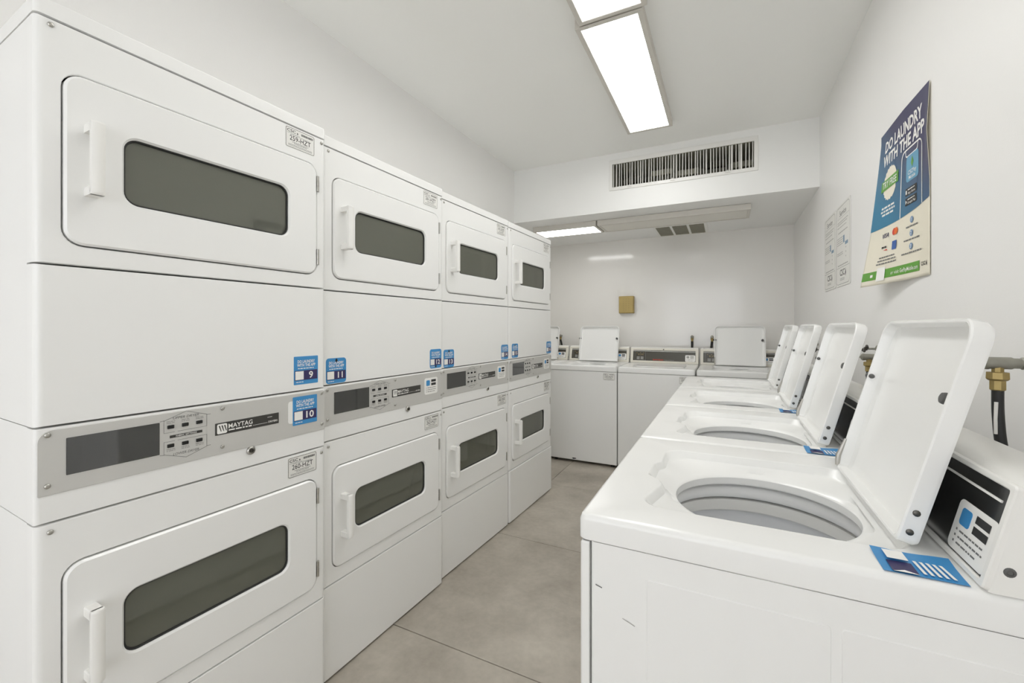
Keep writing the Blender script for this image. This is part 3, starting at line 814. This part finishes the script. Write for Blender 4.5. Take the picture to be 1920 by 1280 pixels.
for x, nm, hn in ((-.304, 'valve sticking up above the red-lettered back console', 'black hose rising behind the red-lettered back console'),
              (-.118, 'valve just left of the raised lid in the right corner', 'black hose just left of the raised lid in the right corner'),
              (-1.735, 'valve beside the lid edge next to the dryers', 'black hose beside the lid edge next to the dryers')):
    t = tag(empty('water_valve', (x, YB, 1.19)), nm, 'valve', VG)
    mb = MB(); mb.lathe((0, 0, 0), (0, -1, 0), [(.009, 0), (.009, .03), (.015, .032), (.015, .055), (.008, .058), (.008, .066)], 12)
    mb.build('pipe_stub', galv, t)
    mb = MB(); mb.lathe((0, -.042, .016), (0, 0, -1), [(.006, 0), (.010, .004), (.010, .016), (.014, .02), (.014, .042), (.011, .046), (.011, .066)], 10)
    mb.build('brass_union', brass, t)
    dx = .03 if x < -1 else (-.012 if x > -.2 else 0.0)
    hose([(x, YB-.042, 1.145), (x+dx*.4, YB-.045, 1.10), (x+dx, YB-.06, 1.03), (x+dx, YB-.06, .93), (x+dx, YB-.05, .75)], hn, HG, .0115)

# ------------------------------------------------------------------ mustard box on the back wall
b = tag(empty('wall_box', (-.972, YB, 1.443)), 'small mustard yellow metal box on the back wall', 'box')
bf = frame((-.081, 0, 0), (1, 0, 0), (0, 0, 1), (0, -1, 0))
mb = MB(); mb.plate(bf, 0, 0, .162, .188, 0, .046, .006, .003); mb.build('housing', mustard, b)
mb = MB(); mb.plate(bf, .004, .004, .158, .184, .0445, .055, .005, .003); mb.build('cover', mustard, b)
for i in range(3):
    for j in range(6):
        part('vent_hole', 'h', lambda mb: mb.lathe((0, 0, 0), (0, -1, 0), [(.0024, 0), (.0024, .0006), (.001, .0007)], 8), dark_steel, b, loc=(-.081+.052+.029*i, -.0548, .034+.024*j))
part('cover_screw', 'h', lambda mb: mb.screw(frame((0, 0, 0), (0, 1, 0), (0, 0, 1), (1, 0, 0)), -.027, .094, .081, .005), steel, b)

# ------------------------------------------------------------------ poster and service cards on the right wall
PW, PH = 0.468, 0.618
PY, PZ = 2.279, 1.455            # upper-left corner y, bottom z
po = tag(empty('wall_poster', (XR, PY-PW/2, PZ)), 'large blue and cream laundry app poster curling off the right wall', 'poster')
def pcurve(a, b, d):
    u, v = a/PW, b/PH
    # the lower left corner and the foot of the sheet stand off the wall
    lift = .004 + .060*max(0, 1-u/.85)**1.4*max(0, 1-v/.95)**1.1 + .010*max(0, 1-v*3)*(1-u) + .010*max(0, (u-.93)/.07)*max(0, .25-abs(v-.75))*3 \
        + .012*max(0, v-.9)*8*max(0, .5-abs(u-.55))
    return Vector((-lift-d, PW/2-a, b))
pmap = lambda a, b, d: Vector((a, b, d))
def grid_fill(mb, a0, b0, a1, b1, na, nb, d, edge=None):
    bm = mb.bm; uv = bm.loops.layers.uv.verify()
    V = {}
    for i in range(na+1):
        for j in range(nb+1):
            a = a0+(a1-a0)*i/na; lo = edge(a) if edge else b0
            b_ = lo+(b1-lo)*j/nb; V[i, j] = (bm.verts.new(pcurve(a, b_, d)), a/PW, b_/PH)
    for i in range(na):
        for j in range(nb):
            q = [V[i, j], V[i+1, j], V[i+1, j+1], V[i, j+1]]
            fc = bm.faces.new([k[0] for k in q])
            for lp, k in zip(fc.loops, q): lp[uv].uv = (k[1], k[2])
mb = MB(); grid_fill(mb, 0, 0, PW, PH, 48, 56, 0)
sheet = mb.build('sheet', yellowed, po)
sm = sheet.modifiers.new('paper', 'SOLIDIFY'); sm.thickness = 0.0008; sm.offset = -1
edge = lambda a: .226 + .024*(a/PW) - .010*sin(pi*a/PW)
D1, D2, D3 = .0009, .0016, .0023
mb = MB(); grid_fill(mb, .0005, 0, PW-.0005, PH-.0005, 48, 40, D1, edge); mb.build('blue_field', poster_blue, po)
def pr(name, m, fn, label=None, d_sub=True):
    mb = MB(); fn(mb); bm = mb.bm
    bmesh.ops.triangulate(bm, faces=bm.faces)
    for k in range(4):
        lg = [e for e in bm.edges if e.calc_length() > .016]
        if not lg: break
        bmesh.ops.subdivide_edges(bm, edges=lg, cuts=1); bmesh.ops.triangulate(bm, faces=bm.faces)
    for v_ in bm.verts: v_.co = pcurve(*v_.co)
    return mb.build(name, m, po, smooth=False, label=label)
def head(mb):
    mb.text('DO LAUNDRY', pmap, .240, .529, .042, D2, 'C', .350, .03)
    mb.text('WITH THE APP', pmap, .244, .474, .042, D2, 'C', .376, .03)
pr('headline', white_t, head)
def phone(mb):
    x0, x1, y1 = .246, .412, .462
    y0 = edge(x0); 
    pts = [(x0, edge(x0)+.001)] + [(x0, y0+(y1-.03-y0)*k/8) for k in range(1, 8)] + rr(x0, 0, x1, y1, .026, 6)[14:28][::-1] + [(x1, y1-.03-(y1-.03-edge(x1))*k/8) for k in range(1, 9)]
    mb.line(pmap, pts, .0055, D2)
    mb.line(pmap, [(x0+.030, y1), (x0+.036, y1-.022), (x0+.045, y1-.026), (x1-.045, y1-.026), (x1-.036, y1-.022), (x1-.030, y1)], .0045, D2)
pr('phone_outline', white_t, phone)
def icon(mb): mb.poly(pmap, rr(.287, .344, .386, .436, .014, 5), D2)
pr('app_icon', mat('icon_blue', srgb(96, 158, 190), .4), icon)
def icon_t(mb):
    mb.text('CSCPay', pmap, .3365, .368, .014, D3, 'C', .066, .01)
    mb.text('Mobile', pmap, .3365, .351, .012, D3, 'C', .052, .01)
pr('icon_lettering', white_t, icon_t)
def leaf(mb):
    mb.poly(pmap, [(.3365, .388), (.347, .405), (.3365, .426), (.326, .405)], D3)
pr('icon_leaf', green_t, leaf)
def badge(mb):
    c = (.142, .392); pts = []
    for k in range(40):
        r = .062 if k % 2 else .057
        pts.append((c[0]+r*cos(2*pi*k/40)*1.0, c[1]+r*sin(2*pi*k/40)*1.08))
    mb.poly(pmap, pts, D2)
pr('badge', mat('badge_cream', srgb(238, 230, 212), .45), badge)
pr('badge_band', green_t, lambda mb: mb.poly(pmap, [(.064, .370), (.220, .376), (.220, .418), (.064, .412)], D3))
pr('badge_lettering', white_t, lambda mb: mb.text('TRY FREE', pmap, .142, .381, .026, .0030, 'C', .128, .012))
def body(mb):
    for k, (w, b) in enumerate(((.120, .298), (.128, .284), (.104, .270))):
        mb.words(pmap, .135-w/2+.01, .135+w/2, b, .0075, D2, k+3)
pr('body_print', white_t, body)
for sb in (.296, .262):
    pr('store_badge', black_t, lambda mb: mb.poly(pmap, rr(.284, sb, .372, sb+.027, .004, 3), D2))
def stlet(mb):
    mb.words(pmap, .304, .360, .314, .0035, D3, 2); mb.text('App Store', pmap, .333, .3005, .0085, D3, 'C', .056, .004)
    mb.poly(pmap, rr(.288, .3015, .298, .3165, .004, 3), D3)
    mb.words(pmap, .304, .360, .280, .0035, D3, 2); mb.text('Google Play', pmap, .334, .2665, .0085, D3, 'C', .060, .004)
    mb.poly(pmap, [(.289, .2675), (.299, .275), (.289, .2825)], D3)
pr('store_lettering', white_t, stlet)
def visa(mb): mb.text('VISA', pmap, .140, .180, .017, D2, 'C', .050, .015, .2)
pr('card_mark', navy_t, visa)
def circ(mb, c, r, d): mb.poly(pmap, [(c[0]+r*cos(2*pi*k/20), c[1]+r*sin(2*pi*k/20)) for k in range(20)], d)
pr('card_mark', red_t, lambda mb: circ(mb, (.205, .191), .013, D2))
pr('card_mark', orange_t, lambda mb: circ(mb, (.221, .191), .013, D3))
pr('card_mark', mat('card_blue', srgb(46, 92, 165), .4), lambda mb: mb.poly(pmap, rr(.198, .124, .230, .156, .002, 2), D2))
def cardt(mb): mb.words(pmap, .120, .166, .140, .007, D2, 4)
pr('card_mark', black_t, cardt)
pr('card_mark', red_t, lambda mb: mb.poly(pmap, [(.134, .132), (.166, .128), (.160, .134)], D2))
def small(mb):
    for k, (w, b) in enumerate(((.110, .102), (.130, .090), (.142, .078))): mb.words(pmap, .165-w/2, .165+w/2, b, .0048, D2, k+9)
    for k, b in enumerate((.182, .136, .090)): mb.words(pmap, .335-.04-.012*k, .335+.045+.014*k, b, .0048, D2, k+20)
pr('small_print', grey_t, small)
for sb in (.206, .160, .114):
    pr('step_circle', mat('step_blue', srgb(120, 150, 185), .4), lambda mb: circ(mb, (.335, sb), .0115, D2))
def stepn(mb):
    for b, n_ in ((.206, '1'), (.160, '2'), (.114, '3')): mb.text(n_, pmap, .335, b-.006, .012, D3, 'C', None, .02)
pr('step_number', white_t, stepn)
def gb(mb):
    for k in range(12):
        a0, a1 = .001+.394*k/12, .001+.394*(k+1)/12
        mb.poly(pmap, [(a0, .022), (a1, .022), (a1, .056), (a0, .056)], D1)
pr('green_band', green_t, gb)
pr('green_lettering', white_t, lambda mb: (mb.text('or visit', pmap, .205, .031, .013, D2, 'L', .055, .0), mb.text('GetPayMobile.com', pmap, .266, .031, .014, D2, 'L', .118, .008)))
pr('band_icon', white_t, lambda mb: mb.flat(pmap, .062, .033, .080, .044, D2))
pr('white_square', white_t, lambda mb: mb.flat(pmap, .108, .014, .166, .066, .0022))
pr('maker_lettering', black_t, lambda mb: (mb.text('CSC', pmap, .408, .036, .012, D2, 'L', .032, .015), mb.poly(pmap, [(.444, .040), (.4475, .051), (.451, .040), (.4475, .033)], D2)))

def service_card(y_left, w, label, z0=1.518, h=0.458):
    t = tag(empty('service_card', (XR, y_left-w/2, z0)), label, 'sign', 'service cards on the right wall')
    f = frame((-.001, w/2, 0), (0, -1, 0), (0, 0, 1), (-1, 0, 0))
    mb = MB(); mb.plate(f, 0, 0, w, h, 0, .003, .012, .0006); mb.build('card', paper_w, t)
    mb = MB(); mb.line(f, rr(.012, .012, w-.012, h-.012, .028, 5), .0022, .0034, True); mb.line(f, [(.012, .105), (w-.012, .105)], .0018, .0034)
    mb.line(f, [(.035, h-.075), (w-.02, h-.075)], .0012, .0034); mb.build('outline', grey_t, t, smooth=False)
    mb = MB(); mb.text('Service', f, w/2, h-.064, .030, .0034, 'C', .145, .0); mb.text('CSC', f, w*.46, .058, .034, .0034, 'C', .105, .015)
    mb.poly(f, [(w*.46+.062, .066), (w*.46+.072, .096), (w*.46+.082, .066), (w*.46+.072, .048)], .0034)
    mb.build('lettering', black_t, t, smooth=False)
    mb = MB()
    for k, b in enumerate((.360, .348, .330)): mb.words(f, .035, w-.04-.02*k, b, .004, .0034, k)
    mb.words(f, .05, w-.05, .300, .0055, .0034, 7)
    for k, b in enumerate((.270, .258, .246, .234, .186, .176)): mb.words(f, .025, w*.5, b, .004, .0034, k+8)
    for k in range(3): mb.flat(f, w*.70, .200-.024*k, w*.73, .208-.024*k, .0034)
    mb.words(f, .04, w-.04, .115, .006, .0034, 30)
    mb.words(f, w*.30, w*.62, .040, .004, .0034, 31); mb.words(f, w*.30, w*.62, .032, .004, .0034, 32)
    mb.build('fine_print', lgrey_t, t, smooth=False)
    mb = MB(); mb.flat(f, w*.66, .218, w*.86, .236, .0034); mb.flat(f, w*.52, .235, w*.62, .275, .0034); mb.build('blue_mark', mat('card_steel_blue', srgb(120, 148, 172), .4), t, smooth=False)
    return t
service_card(3.415, .305, 'white service notice card nearer the corner, left of its twin')
service_card(3.088, .310, 'white service notice card nearer the blue poster, right of its twin')
